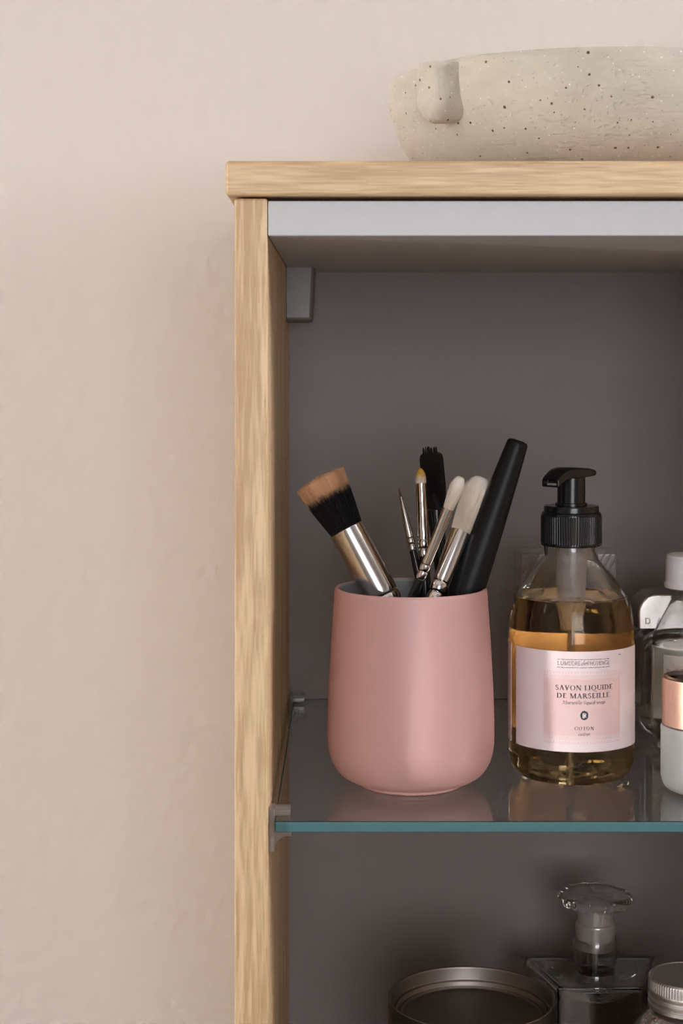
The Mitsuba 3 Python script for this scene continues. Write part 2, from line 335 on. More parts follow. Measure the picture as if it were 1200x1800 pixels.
# ------------------------------------------------------------------ cabinet (front plane at y = 0.800, distances in mm from there)
FY = 0.800
def cb(x0, x1, y0, y1, z0, z1, r=0.8): return rbox(x0 / 1e3, x1 / 1e3, FY + y0 / 1e3, FY + y1 / 1e3, z0 / 1e3, z1 / 1e3, r / 1e3)
BACK, BOT = 304.0, -440.0
add('cabinet__top_panel', cb(-58.3, 262.5, -3, 306, 82.6, 99.7, 2.0), 'mat_oak_level')
add('cabinet__side_panel', cb(-54.2, -38.1, 0, 306, -470, 81.8, 1.3), 'mat_oak_upright')
add('cabinet__side_panel', cb(243.7, 259.8, 0, 306, -470, 81.8, 0.9), 'mat_oak_upright')
add('cabinet__grey_rail', cb(-37.9, 243.5, 0.5, BACK, 63.5, 80.6, 0.7), 'mat_grey_board')
add('cabinet__back_panel', cb(-38.0, 243.6, BACK, BACK + 2.9, -470, 82.0, 0), 'mat_back_panel', False)
add('cabinet__bottom_panel', cb(-38.0, 243.6, 0, BACK, -456, BOT, 0.8), 'mat_oak_level')
say('cabinet', 'open oak-veneer wall cabinet with a grey rail and dark grey-brown back panel', 'cabinet')
def hanger(sign):
    m = [m3.Manifold.sphere(.0026, 20).translate(p) for p in ((.0027, .2, .030), (.0132, .2, .030), (.0027, .2, .0033), (.0132, .2, .0033))]
    pts = []
    for x, z in ((-.002, .0365), (.0152, .0365), (-.002, .0030), (.0135, .0030)):
        for y in (.2525, .3015):
            pts.append(m3.Manifold.sphere(.0025, 24).translate((x, y, z)))
    b = tm(m3.Manifold.batch_hull(pts))
    b = b.slice_plane([0.0, 0, 0], [1, 0, 0], cap=True).slice_plane([0, 0, .0345], [0, 0, -1], cap=True)
    if sign < 0:
        b.apply_transform(np.diag([-1, 1, 1, 1])); b.invert() if b.volume < 0 else None
    return b
for s, x in ((1, -.0378), (-1, .2434)):
    add('cabinet__hanger_cover', hanger(s), 'mat_grey_plastic', 35, (x, FY, .0290))
labels['cabinet__hanger_cover'] = {'label': 'grey plastic hanger cover in the upper left corner'}
labels['cabinet__hanger_cover_001'] = {'label': 'grey plastic hanger cover in the upper right corner'}

# glass shelf
SHELF = -0.2220
scene['glass_shelf'] = mikit.ply(rbox(-.0344, .2400, FY + .006, FY + .3039, SHELF - .0053, SHELF, 0), 'mat_glass', smooth=False,
                                 interior={'type': 'homogeneous', 'albedo': 0.0, 'scale': 8.0, 'sigma_t': rgb(.55, .17, .18)})
GX0, GX1, GY0, GY1 = -.0344, .2400, FY + .006, FY + .3025
scene['mat_glass_edge'] = rough((0.045, 0.125, 0.13), 0.3, specular=0.5)
add('glass_shelf__ground_edge', rbox(GX0, GX1, GY0 - .0006, GY0 - .0002, SHELF - .0051, SHELF - .0002, .00019, 8), 'mat_glass_edge')
add('glass_shelf__ground_edge', rbox(GX0 - .0006, GX0 - .0002, GY0, GY1, SHELF - .0051, SHELF - .0002, .00019, 8), 'mat_glass_edge')
add('glass_shelf__ground_edge', rbox(GX1 + .0002, GX1 + .0006, GY0, GY1, SHELF - .0051, SHELF - .0002, .00019, 8), 'mat_glass_edge')
add('glass_shelf__ground_edge', rbox(GX0, GX1, FY + .3034, FY + .3038, SHELF - .0051, SHELF - .00018, .00006, 6), 'mat_glass_edge')
labels['glass_shelf__ground_edge'] = {'label': 'teal ground front edge'}
say('glass_shelf', 'clear glass shelf with a teal front edge inside the oak cabinet', 'shelf')
def clip_mesh():
    """Clear clip: a wall plate, a lip above the glass, a ledge below it and a curved gusset under the ledge. Local x away from the panel."""
    plate = rbox(0, .0028, -.006, .006, -.0165, .0045, .0004, 8)
    upper = rbox(.001, .0105, -.0055, .0055, .0012, .0040, .0004, 8)
    led = rbox(.001, .0110, -.0055, .0055, -.0090, -.0062, .0004, 8)
    q = [(.0015, -.0085), (.0105, -.0085)] + [(.0105 - .0078 * math.sin(a), -.0160 + .0072 * math.cos(a)) for a in np.linspace(.1, math.pi / 2, 9)] + [(.0015, -.0162)]
    g = trimesh.creation.extrude_polygon(Polygon(q), .009, engine='earcut')
    g.apply_transform(np.array([[1, 0, 0, 0], [0, 0, 1, -.0045], [0, 1, 0, 0], [0, 0, 0, 1.0]]))
    if g.volume < 0: g.invert()
    return tm(man(plate) + man(upper) + man(led) + man(g))
CLIP = clip_mesh()
for sx, x, y in ((1, -.0379, .0160), (1, -.0379, .290), (-1, .2435, .0160), (-1, .2435, .290)):
    c = CLIP.copy()
    if sx < 0:
        c.vertices = c.vertices * [-1, 1, 1]; c.invert()
    k = add('cabinet__shelf_clip', c, 'mat_clear_plastic', 30, (x, FY + y, SHELF + .0003))
labels['cabinet__shelf_clip'] = {'label': 'clear plastic clip at the front left corner of the shelf'}
labels['cabinet__shelf_clip_001'] = {'label': 'clear plastic clip at the back left corner of the shelf'}

# ------------------------------------------------------------------ bowl on top of the cabinet
TOP = 0.0997
def bowl_shape():
    out = curve(mmp((0, 0), (60, 0), (78, 1.5), (98, 8.5), (109.8, 18), (117.5, 31), (121.5, 43), (123.2, 55), (122.8, 60.2)), 70)
    lip = mmp((121.6, 61.3), (119.5, 61.6), (117.4, 60.9))
    inn = curve(mmp((116.6, 59), (116.5, 50), (113.5, 37), (107, 24), (92, 13), (60, 7), (0, 6)), 50)
    m = lathe(np.vstack([out, lip, inn]), 220)
    v = np.asarray(m.vertices).copy()
    r = np.hypot(v[:, 0], v[:, 1]) + 1e-9
    wob = (meshkit.noise(np.c_[v * 22], 3) - .5) * .0022 + (meshkit.noise(np.c_[v * 75], 5) - .5) * .0007
    a = np.arctan2(v[:, 1], v[:, 0])
    v[:, :2] *= (1 + wob * np.clip(r / .1, 0, 1) / r)[:, None]
    v[:, 2] += .0011 * np.sin(2 * a + 1.1) * np.clip(v[:, 2] / .06, 0, 1) ** 2
    m.vertices = v
    return m
add('bowl__body', bowl_shape(), 'mat_stoneware', True, (BOWL[0], FY + BOWL[1], TOP))
def lug():
    """A stubby vertical lug pressed onto the outside, round below and flat on top; local y = -outwards."""
    s = lambda x, y, z, r: m3.Manifold.sphere(r, 40).translate((x, y, z))
    parts = m3.Manifold.batch_hull([s(-.0010, -.0010, .036, .0098), s(.0016, -.0010, .036, .0098), s(-.0020, -.0015, .0135, .0092), s(.0022, -.0008, .0125, .0090), s(.0002, -.0010, .0098, .0088),
                                    s(-.0030, .008, .036, .0095), s(.0045, .008, .036, .0095), s(-.002, .008, .012, .0085), s(.004, .008, .011, .0085)])
    m = tm(parts.trim_by_plane((0, 0, -1), -.0325).refine_to_length(.0016))
    m = trimesh.smoothing.filter_taubin(m, iterations=25)
    v = np.asarray(m.vertices)
    m.vertices = v + m.vertex_normals * ((meshkit.noise(v * 200, 8) - .5) * .0006)[:, None]
    return m
A = math.radians(52.5)
Rz = trimesh.transformations.rotation_matrix(-A, [0, 0, 1])
Rz[:3, 3] = (BOWL[0] - .1250 * math.sin(A), FY + BOWL[1] - .1250 * math.cos(A), TOP + .0270)
add('bowl__lug_handle', lug(), 'mat_stoneware', True, Rz)
say('bowl', 'large speckled beige stoneware bowl with a stubby lug on top of the cabinet', 'bowl')

# ------------------------------------------------------------------ pink cup
CUP = (.0345, FY + .080, SHELF)
CUP_H = 104.6
out = np.vstack([mmp((0, 1.0), (23.5, 1.0), (24.2, 0.2), (27.0, .2), (27.8, .8), (28.0, 1.8)),
                 curve(mmp((28.4, 2.2), (33.0, 3.6), (37.6, 6.2), (40.6, 9.8), (42.7, 14.0), (43.9, 19), (44.4, 25), (44.4, 31), (44.1, 45), (43.4, 60), (42.5, 76), (41.5, 91), (40.7, 102.8)), 60)])
lip = mmp((40.4, 104.0), (39.8, 104.6), (38.9, 104.5))
add('brush_cup__body', lathe(np.vstack([out, lip, mmp((38.6, 104.1))]), 160), 'mat_cup', 50, CUP)
inn = np.vstack([mmp((38.6, 104.1), (38.2, 103.2)), curve(mmp((38.2, 103.0), (39.0, 90), (40.0, 76), (41.4, 50), (41.8, 30), (41.2, 18), (38, 9), (30, 4.8), (0, 4.2)), 50)])
add('brush_cup__inner_glaze', lathe(inn, 160), 'mat_cup_glaze', 50, CUP)
labels['brush_cup__inner_glaze'] = {'label': 'grey glazed inside'}
say('brush_cup', 'matte dusty pink ceramic cup on the glass shelf holding makeup brushes', 'cup')

# ------------------------------------------------------------------ makeup brushes standing in the cup
def brush_parts(key, M, ferrule, beads, handle, hair=None, ferrule_mat='mat_chrome', handle_mat='mat_black_gloss'):
    if ferrule is not None: add(key + '__ferrule', lathe(ferrule, 64), ferrule_mat, 30, M)
    for b in beads: add(key + '__crimp', lathe(b, 48), ferrule_mat, 40, M)
    if handle is not None: add(key + '__handle', lathe(handle, 48), handle_mat, 40, M)
def bundle(n, r0, length, shape, tip, colour, seg=6, thick=.00012, jitter=.02, seed=1, M=None, key=None, frizz=.0):
    """A head of hair: n fibres from a disc of radius r0; shape(t) scales the radius, tip(rho) the length, colour(t, rho, k) the colour."""
    g = np.random.default_rng(seed)
    rho = np.sqrt(g.random(n)); rho[: n // 2] = 1 - .12 * g.random(n // 2)
    ph = g.random(n) * 2 * np.pi
    ln_ = length * tip(rho) * (1 - jitter * np.abs(g.normal(size=n)))
    t = np.linspace(0, 1, seg)
    z = t[None] * ln_[:, None]
    rr = rho[:, None] * r0 * shape(z / length)
    dph = (g.normal(size=n) * frizz)[:, None] * t[None] ** 2
    rr = rr * (1 + (g.normal(size=n) * frizz * .6)[:, None] * t[None] ** 2)
    p = np.stack([rr * np.cos(ph[:, None] + dph), rr * np.sin(ph[:, None] + dph), z], -1)
    rad = thick * (1 - .75 * t[None] ** 2) * np.ones((n, 1))
    c = colour(z / length, rho[:, None] * np.ones_like(z), g.random(n)[:, None] * np.ones_like(z))
    m, col = tubes(p, rad, c)
    zz = np.linspace(0, .97, 26)
    rc = np.array([min(1, max([0] + [q for q in np.linspace(0, 1, 60) if tip(np.array([q]))[0] >= z_ / .97 * .985])) for z_ in zz])
    core = lathe(np.vstack([[0, 0], np.c_[rc * r0 * .95 * shape(zz), zz * length], [0, zz[-1] * length]]), 40)
    v = np.asarray(core.vertices)
    cc = colour(v[:, 2][:, None] / length, np.ones((len(v), 1)) * .5, meshkit.noise(np.c_[np.arctan2(v[:, 1], v[:, 0]) * 9, v[:, 2] * 0, v[:, 2] * 0])[:, None])[:, 0]
    both = trimesh.Trimesh(np.vstack([m.vertices, v]), np.vstack([m.faces, core.faces + len(m.vertices)]), process=False)
    both.apply_transform(M)
    scene[key + '__bristles'] = mikit.ply(both, 'mat_hair', smooth=True, color=np.vstack([col, cc]))
    labels[key + '__bristles'] = {'kind': 'stuff'}
def ramp(t, stops):
    x = np.array([s[0] for s in stops]); return np.stack([np.interp(t, x, [s[1][i] for s in stops]) for i in range(3)], -1)
def bead(r, z0, z1, n=9):
    """A rounded ring between heights z0 and z1."""
    a = np.linspace(-math.pi / 2, math.pi / 2, n)
    h = (z1 - z0) / 2
    return np.vstack([[r * .84, z0], np.c_[r - h * .22 + h * .22 * np.cos(a), (z0 + z1) / 2 + h * np.sin(a) * .96], [r * .84, z1]])

# 1: big duo-fibre brush
K = 'makeup_brush'
M = axis_frame((0.0003, 0.8840, -0.0869), (0.0173, 0.8800, -0.1177))
brush_parts(K, M, mmp((8.6, -39.5), (8.9, -39.0), (9.1, -36), (9.35, -6), (9.45, -.3), (9.3, 0), (8.9, 0)),
            [bead(.0088, -.0450, -.0400)], np.vstack([mmp((0, -62), (3, -61.5), (5.2, -60)), curve(mmp((5.6, -59), (6.6, -56), (7.8, -52), (8.3, -48), (8.2, -44)), 20), mmp((0, -44))]))
def duo(t, rho, k):
    edge = .60 + .12 * (k - .5)
    s = np.clip((t - edge) / .05, 0, 1)[..., None]
    tan = ramp(k, [(0, (.48, .24, .12)), (1, (.80, .52, .32))])
    return (1 - s) * np.array([.010, .009, .009]) + s * tan
bundle(2600, .0090, .0325, lambda t: 1 + .66 * t ** .9, lambda r: 1.0 - .07 * r ** 2, duo, 16, .00011, .035, 3, M, K)
say(K, 'large duo-fibre makeup brush with black bristles tipped tan leaning left', 'makeup brush')
# 2: fine liner brush
K = 'makeup_brush_001'
M = axis_frame((0.0301, 0.9080, -0.0714), (0.0395, 0.9020, -0.1132))
brush_parts(K, M, np.vstack([mmp((2.0, -22.8)), curve(mmp((2.15, -22.6), (2.2, -20), (1.7, -11), (.95, -3), (.65, 0)), 20), mmp((.4, 0))]),
            [bead(.0023, -.0262, -.0231), bead(.0021, -.0304, -.0264)], np.vstack([mmp((0, -118), (1.6, -116)), curve(mmp((1.7, -112), (2.6, -60), (2.0, -30.2)), 16), mmp((0, -30.2))]))
bundle(90, .0006, .0052, lambda t: 1.05 - .6 * t, lambda r: 1 - .15 * r, lambda t, r, k: ramp(t, [(0, (.10, .035, .018)), (1, (.20, .07, .03))]), 4, .00012, .06, 4, M, K)
say(K, 'thin liner brush with a tiny brown point and a tapering silver ferrule', 'makeup brush')
# 3: concealer brush with a yellow-stained tip
K = 'makeup_brush_002'
M = axis_frame((0.0412, 0.9060, -0.0640), (0.0426, 0.9020, -0.1026))
brush_parts(K, M, np.vstack([mmp((2.9, -30.4)), curve(mmp((3.2, -30.2), (3.3, -27), (3.05, -14), (2.75, 0)), 14), mmp((2.5, .05))]),
            [bead(.0033, -.0350, -.0306), bead(.0030, -.0405, -.0352)], np.vstack([mmp((0, -120), (2, -118)), curve(mmp((2.2, -112), (3.1, -70), (2.7, -40.2)), 14), mmp((0, -40.2))]))
bundle(260, .0027, .0086, lambda t: np.sqrt(np.clip(1.08 - .95 * np.clip(t, 0, 1) ** 3.2, .02, 2)), lambda r: 1 - .40 * r ** 4, lambda t, r, k: ramp(t, [(0, (.68, .58, .48)), (.38, (.66, .52, .36)), (.55, (.62, .36, .06)), (1, (.58, .30, .03))]), 6, .00013, .03, 5, M, K)
say(K, 'small concealer brush with a cream tip stained yellow in a silver ferrule', 'makeup brush')
# 4: flat black brow comb
K = 'brow_comb'
M = axis_frame((0.0471, 0.9160, -0.0480), (0.0504, 0.9140, -0.0882))
M = M @ trimesh.transformations.rotation_matrix(math.radians(-38), [0, 0, 1])
W_ = .0069
paddle = trimesh.creation.extrude_polygon(Polygon([(-W_, -.0025), (-W_ + .0008, -.0006), (-W_ + .0026, .0004), (W_ - .0026, .0004), (W_ - .0008, -.0006), (W_, -.0028), (W_ + .0002, -.018), (W_ - .0004, -.029), (W_ - .0013, -.031), (-W_ + .0013, -.031), (-W_ + .0004, -.029), (-W_ - .0002, -.018)]), .0032, engine='earcut')
paddle.apply_transform(np.array([[1, 0, 0, 0], [0, 0, 1, -.0016], [0, 1, 0, 0], [0, 0, 0, 1.0]]))
if paddle.volume < 0: paddle.invert()
add(K + '__paddle', paddle, 'mat_black_gloss', 30, M)
g4 = np.random.default_rng(4)
for i in range(14):
    x = -.0054 + .0092 * i / 13 + (g4.random() - .5) * .0004
    h = .0026 + .0016 * g4.random()
    tooth = lathe([(0, 0), (.00052, 0), (.00046, (h + .004) * .8), (.00012, h + .004), (0, h + .004)], 7)
    tooth.apply_translation([x, (g4.random() - .5) * .0016, -.0040])
    add(K + '__bristle_clump', tooth, 'mat_black_matte', False, M)
add(K + '__handle', lathe(np.vstack([mmp((0, -118), (2, -117)), curve(mmp((2.1, -112), (2.9, -75), (4.2, -45), (4.7, -33)), 16), mmp((4.7, -31.3), (0, -31.0))]), 40), 'mat_black_gloss', 40, M)
say(K, 'flat black brow comb with short teeth at its upper end behind the small brushes', 'brow comb')
# 5: small white brush
K = 'makeup_brush_003'
M = axis_frame((0.0535, 0.8640, -0.0742), (0.0422, 0.8670, -0.1034))
brush_parts(K, M, np.vstack([mmp((2.4, -31.4)), curve(mmp((2.55, -31.2), (2.65, -28), (2.75, -10), (2.8, 0)), 14), mmp((2.5, .05))]),
            [bead(.0029, -.0352, -.0316), bead(.0028, -.0402, -.0354)], np.vstack([mmp((0, -104), (2, -102)), curve(mmp((2.2, -98), (3.0, -64), (2.55, -40.2)), 14), mmp((0, -40.2))]))
CREAM = lambda t, r, k: ramp(np.clip(t, 0, 1), [(0, (.76, .66, .55)), (.5, (.86, .77, .67)), (1, (.90, .83, .75))]) * (.92 + .08 * k)[..., None]
bundle(700, .0026, .0185, lambda t: 1.04 + .48 * np.sin(np.clip(t, 0, 1) * 1.9), lambda r: 1 - .36 * r ** 4, CREAM, 7, .00009, .05, 6, M, K, .05)
say(K, 'slim cream-haired makeup brush in a narrow silver ferrule, left of the wider cream one', 'makeup brush')
# 6: wider white brush
K = 'makeup_brush_004'
M = axis_frame((0.0609, 0.8780, -0.0878), (0.0501, 0.8700, -0.1128))
brush_parts(K, M, np.vstack([mmp((4.0, -28.6)), curve(mmp((4.25, -28.4), (4.5, -25), (5.3, -8), (5.5, 0)), 14), mmp((5.1, .05))]),
            [bead(.0046, -.0345, -.0288), bead(.0042, -.0410, -.0348)], np.vstack([mmp((0, -106), (3, -104)), curve(mmp((3.3, -98), (4.6, -64), (3.9, -40.8)), 14), mmp((0, -40.8))]))
bundle(1300, .0052, .0325, lambda t: 1.02 + .44 * np.sin(np.clip(t, 0, 1) * 1.8), lambda r: 1 - .24 * r ** 4, CREAM, 7, .00010, .05, 7, M, K, .045)
say(K, 'wide fluffy cream-haired makeup brush in a silver ferrule beside the black handle', 'makeup brush')
# 7: thick black handle
K = 'makeup_brush_005'
M = axis_frame((0.0917, 0.8780, -0.0391), (0.0642, 0.8780, -0.1184))
h7 = np.vstack([mmp((0, -122), (6, -121)), curve(mmp((6.4, -118), (8.6, -100), (9.35, -84), (8.9, -66), (7.6, -36), (6.2, -10), (5.75, -3.2)), 40), curve(mmp((5.75, -3.2), (5.4, -1.2), (4.2, -.2), (2.2, 0.05), (0, .1)), 12)])
add(K + '__handle', lathe(h7, 64), 'mat_black_matte', 40, M)
say(K, 'thick tapering matte black brush handle leaning right out of the cup', 'makeup brush')

# ------------------------------------------------------------------ bottle of liquid soap
B = np.array([.1226, FY + .0985, SHELF + .0004])
R = .0339
K = 'soap_bottle'
wallp = curve(mmp((33.9, 12), (33.9, 40), (33.9, 71), (33.75, 76), (33.3, 82.4), (32.4, 89.5), (30.8, 95.4), (28.3, 100.6), (25.5, 104.3), (21.8, 109), (17.4, 113.9), (14.0, 119.0), (12.9, 122.6), (12.7, 127)), 90)
LEVEL = .0972
low = wallp[wallp[:, 1] < LEVEL]
up = wallp[wallp[:, 1] > LEVEL + .0004]
rl = np.interp(LEVEL, wallp[:, 1], wallp[:, 0])
base = curve(mmp((0, 2.2), (18, 1.6), (23, .3), (25.5, 0), (28, .7), (30.4, 2.4), (32.3, 5), (33.4, 8.4), (33.9, 12)), 36)
add(K + '__soap', lathe(np.vstack([base, low[1:], [rl, LEVEL], mmp((rl * 1e3 - .8, 96.9), (rl * 1e3 - 2.5, 96.6), (0, 96.5))]), 128), 'mat_soap', 35, B)
labels[K + '__soap'] = {'label': 'clear amber liquid soap'}
inner = up[::-1].copy(); inner[:, 0] -= .0010
add(K + '__bottle', lathe(np.vstack([[rl, LEVEL + .0004], up, inner, [rl - .0010, LEVEL + .0004], [rl, LEVEL + .0004]]), 128), 'mat_bottle_plastic', 35, B)
labels[K + '__bottle'] = {'label': 'clear plastic shoulder and neck'}
# labels round the bottle
TH = math.radians(3.6)
RL = R + .0003
def around(u0, u1, v0, v1, d=.00016): return wrap(strip(u0, u1, v0, v1, d), RL, TH)
DEG = math.pi / 180 * RL
add(K + '__front_label', around(-70 * DEG, 70 * DEG, .0197, .0724), 'mat_label_rose', 20, B)
labels[K + '__front_label'] = {'label': 'pale pink front label printed in dark serif letters'}
add(K + '__back_label', around(86 * DEG, 279 * DEG, .0197, .0724), 'mat_label_rose', 20, B)
labels[K + '__back_label'] = {'label': 'pale pink back label seen through the soap'}
PR = RL + .00016
def printed(name, mesh, mat, lift=.00003): add(K + '__front_label__' + name, wrap(moved(mesh, (0, 0, lift)), PR, TH), mat, False, B)
printed('inset_panel', strip(-.0218, .0218, .0270, .0590, .00003), 'mat_label_inset', .0)
rows = []
for i in range(54):                                     # lace border of short bars and dots, above and below the inset
    u = -.0218 + .0436 * (i + .5) / 54
    rows += [strip(u - .00022, u + .00022, .0590, .0602, .00003, 1), strip(u - .00022, u + .00022, .0258, .0270, .00003, 1)]
for i in range(27):
    u = -.0218 + .0436 * (i + .5) / 27
    for v in (.0610, .0250):
        d = extrude(Point(0, 0).buffer(.00042, 4), .00003); rows.append(moved(d, (u, v, 0)))
rows += [strip(-.0218, .0218, .0616, .0619, .00003), strip(-.0218, .0218, .0241, .0244, .00003)]
labels[K + '__front_label__lace_border'] = labels[K + '__front_label__lace_fringe'] = {'kind': 'stuff'}
printed('lace_border', cat(*rows), 'mat_label_inset', .00001)
dots = []
for i in range(54):
    u = -.0218 + .0436 * (i + .5) / 54
    dots += [strip(u - .00016, u + .00016, .0578, .0590, .00003, 1), strip(u - .00016, u + .00016, .0270, .0282, .00003, 1)]
printed('lace_fringe', cat(*dots), 'mat_label_rose', .00004)
def put(shape, u, v): return moved(extrude(shape, .00003), (u, v, 0))
printed('title_text', cat(put(lettering('SAVON LIQUIDE', .00255, .0314, GL), .0006, .0522), put(lettering('DE MARSEILLE', .00255, .0289, GL), 0, .0480)), 'mat_print_dark', .00006)
printed('subtitle_text', put(lettering('Marseille liquid soap', .0020, .0231, LOW, .22), .0, .0448), 'mat_print_dark', .00006)
printed('scent_text', cat(put(lettering('COTON', .0018, .0102, GL, 0, .14), 0, .0313), put(lettering('cotton', .0018, .0061, LOW, .22), 0, .0284)), 'mat_print_dark', .00006)
def sans(text, cap, width, u, v):
    m = meshkit.text_mesh(text, cap, .00003)
    x0, x1 = m.bounds[:, 0]
    m.vertices = (np.asarray(m.vertices) - [(x0 + x1) / 2, 0, 0]) * [width / (x1 - x0), 1, 1] + [u, v, 0]
    return m
brand = [sans('LUMIÈRE', .0021, .0118, -.0080, .0652), sans('PROVENCE', .0021, .0126, .0080, .0652),
         put(lettering('de', .0024, .0030, LOW, .22), -.0001, .0653), strip(-.0142, .0142, .0681, .06835, .00003), strip(-.0142, .0142, .0639, .06415, .00003)]
printed('maker_text', cat(*brand), 'mat_print_dark', .00002)
seal = affinity.scale(Point(0, 0).buffer(1, 16), .00212, .0024)
printed('seal', put(seal, 0, .0390), 'mat_print_navy', .00005)
mono = union_all([ln([(-.35, .55), (-.35, -.55), (.15, -.55)], .2), ln([(-.35, .5), (.1, .5), (.45, .35), (.35, .05), (0, 0)], .16), ln([(.5, -.5), (.2, -.1), (-.1, .15)], .16)])
printed('seal_letters', put(affinity.scale(mono, .0021, .0022, origin=(0, 0)), 0, .0390), 'mat_label_rose', .00009)
sq = [ln([(-.0007, -.0001), (-.0003, .0003), (0, 0)], .00022), ln([(.0002, 0), (.0006, .0001), (.001, -.0001)], .0003)]
printed('small_mark', cat(*[put(s, .0215, .0697) for s in sq]), 'mat_print_dark', .00002)
# pump
def ribs(th, r, z): return r + np.where((z > .1262) & (z < .1408), .00022 * np.cos(th * 74), 0)
collar = np.vstack([mmp((12.8, 124.6), (15.9, 124.6), (16.3, 125.0), (16.35, 126.1)), np.c_[np.full(3, .01625), [.1263, .133, .1407]], mmp((16.2, 140.9), (16.1, 142.1), (15.6, 142.7), (14.9, 142.9), (14.9, 145.6), (14.5, 146.2), (8.6, 146.4), (8.6, 147.6), (8.0, 147.8), (7.7, 147.5))])
add(K + '__pump_collar', lathe(collar, 592, ribs), 'mat_black_pump', 40, B)
tear = m3.Manifold.batch_hull([m3.Manifold.sphere(.0012, 16).translate((-.0145, -.0052, .126)), m3.Manifold.sphere(.0007, 16).translate((-.0143, -.0055, .1200))])
add(K + '__pump_collar__tab', tm(tear), 'mat_black_pump', 40, B)
add(K + '__pump_stem', lathe(mmp((0, 146), (7.6, 146.5), (7.55, 163), (0, 163)), 64), 'mat_black_pump', 40, B)
d = np.array([-.74, -.67, 0]); side = np.array([.67, -.74, 0])
def section(s, z, w, h):
    """A flat arched slice of the pump head at distance s along the spout."""
    out = []
    for q in np.linspace(-1, 1, 7):
        for b in (0, 1):
            c = d * s + side * (q * w)
            out.append(m3.Manifold.sphere(.0009, 12).translate((c[0], c[1], z - (1 - b) * h - .0010 * q * q * b)))
    return out
rowsec = [(-.0128, .1640, .0052, .0006), (-.0098, .1655, .0080, .0022), (-.004, .1665, .0088, .0036), (.003, .1668, .0080, .0042), (.009, .1662, .0062, .0042), (.0135, .1643, .0052, .0040), (.0168, .1616, .0051, .0037)]
rowsec = np.array(rowsec)
rowsec = [(t, *[float(PchipInterpolator(rowsec[:, 0], rowsec[:, c])(t)) for c in (1, 2, 3)]) for t in np.linspace(-.0128, .0168, 26)]
secs = [section(*r) for r in rowsec]
headm = m3.Manifold()
for a, b in zip(secs[:-1], secs[1:]):
    headm = headm + m3.Manifold.batch_hull(a + b)
dish = m3.Manifold.sphere(.030, 96).translate((-.003 * d[0], -.003 * d[1], .1953))
headm = headm - dish
mouth = tm(m3.Manifold.batch_hull([m3.Manifold.sphere(.0009, 12).translate(tuple(d * s + side * q + np.array([0, 0, z]))) for s in (.0150, .022) for q in (-.0038, .0038) for z in (.1588, .1604)]))
headm = headm - man(mouth)
add(K + '__pump_head', tm(headm), 'mat_black_pump', 30, B)
hous = lathe(np.vstack([mmp((7.6, 125)), curve(mmp((8.2, 124), (8.2, 112), (7.9, 103), (7.0, 96), (5.4, 88), (4.6, 84), (4.4, 80), (4.0, 79)), 30), mmp((2.0, 78.6))]), 48)
add(K + '__pump_housing', hous, 'mat_milky', 40, B)
tube = lathe(mmp((1.3, 3.4), (1.6, 3.2), (1.6, 79), (1.3, 79.2)), 24)
tube.vertices = np.asarray(tube.vertices) + np.c_[np.zeros(len(tube.vertices)), .004 * (1 - np.asarray(tube.vertices)[:, 2] / .079), np.zeros(len(tube.vertices))]
add(K + '__dip_tube', tube, 'mat_tube', 40, B)
say(K, 'amber liquid soap bottle with a black pump and pink label beside the pink cup', 'soap bottle')

# ------------------------------------------------------------------ other bottles on the glass shelf
def shell(outer, inner):
    """A hollow glass body: the outer surface, and the inner one facing the hollow."""
    i = tm(inner).copy(); i.invert()
    return cat(outer, i)
# silver-topped flask
K = 'perfume_flask'
F = np.array([.2055, FY + .205, SHELF + .0004])
def plate(w, h, t, r, ed=.0018):
    """An upright rounded-rectangle block with softened edges, centred on x and y, from z = 0 up."""
    pts = []
    for sx in (-1, 1):
        for cx, cz, a0 in ((w / 2 - r, r, -90), (w / 2 - r, h - r, 0)):
            for a in np.radians(np.linspace(a0, a0 + 90, 9)):
                for y in (-t / 2 + ed, t / 2 - ed):
                    pts.append(m3.Manifold.sphere(ed, 12).translate((sx * (cx + (r - ed) * math.cos(a)), y, cz + (r - ed) * math.sin(a))))
    return m3.Manifold.batch_hull(pts)
body = plate(.062, .0640, .032, .0135)
add(K + '__body', shell(tm(body), moved(plate(.048, .050, .021, .008), (0, 0, .006))), 'mat_glass', 30, F)
capm = plate(.0604, .046, .028, .0115).trim_by_plane((0, 0, 1), .0250).translate((0, 0, .0395))
add(K + '__cap', tm(capm), 'mat_steel', 30, F)
labels[K + '__cap'] = {'label': 'silver metal cap with embossed letters'}
let = []
for ch, x in (('D', -.0262), ('A', -.0190)):
    t = meshkit.text_mesh(ch, .0036, .0008, bold=True)
    t.apply_transform(np.array([[1, 0, 0, x], [0, 0, -1, -.0138], [0, 1, 0, .0672], [0, 0, 0, 1.0]]))
    let.append(t)
add(K + '__cap__embossed_letters', cat(*let), 'mat_steel_dark', False, F)
say(K, 'clear glass flask with an embossed silver metal top at the back of the shelf', 'perfume bottle')
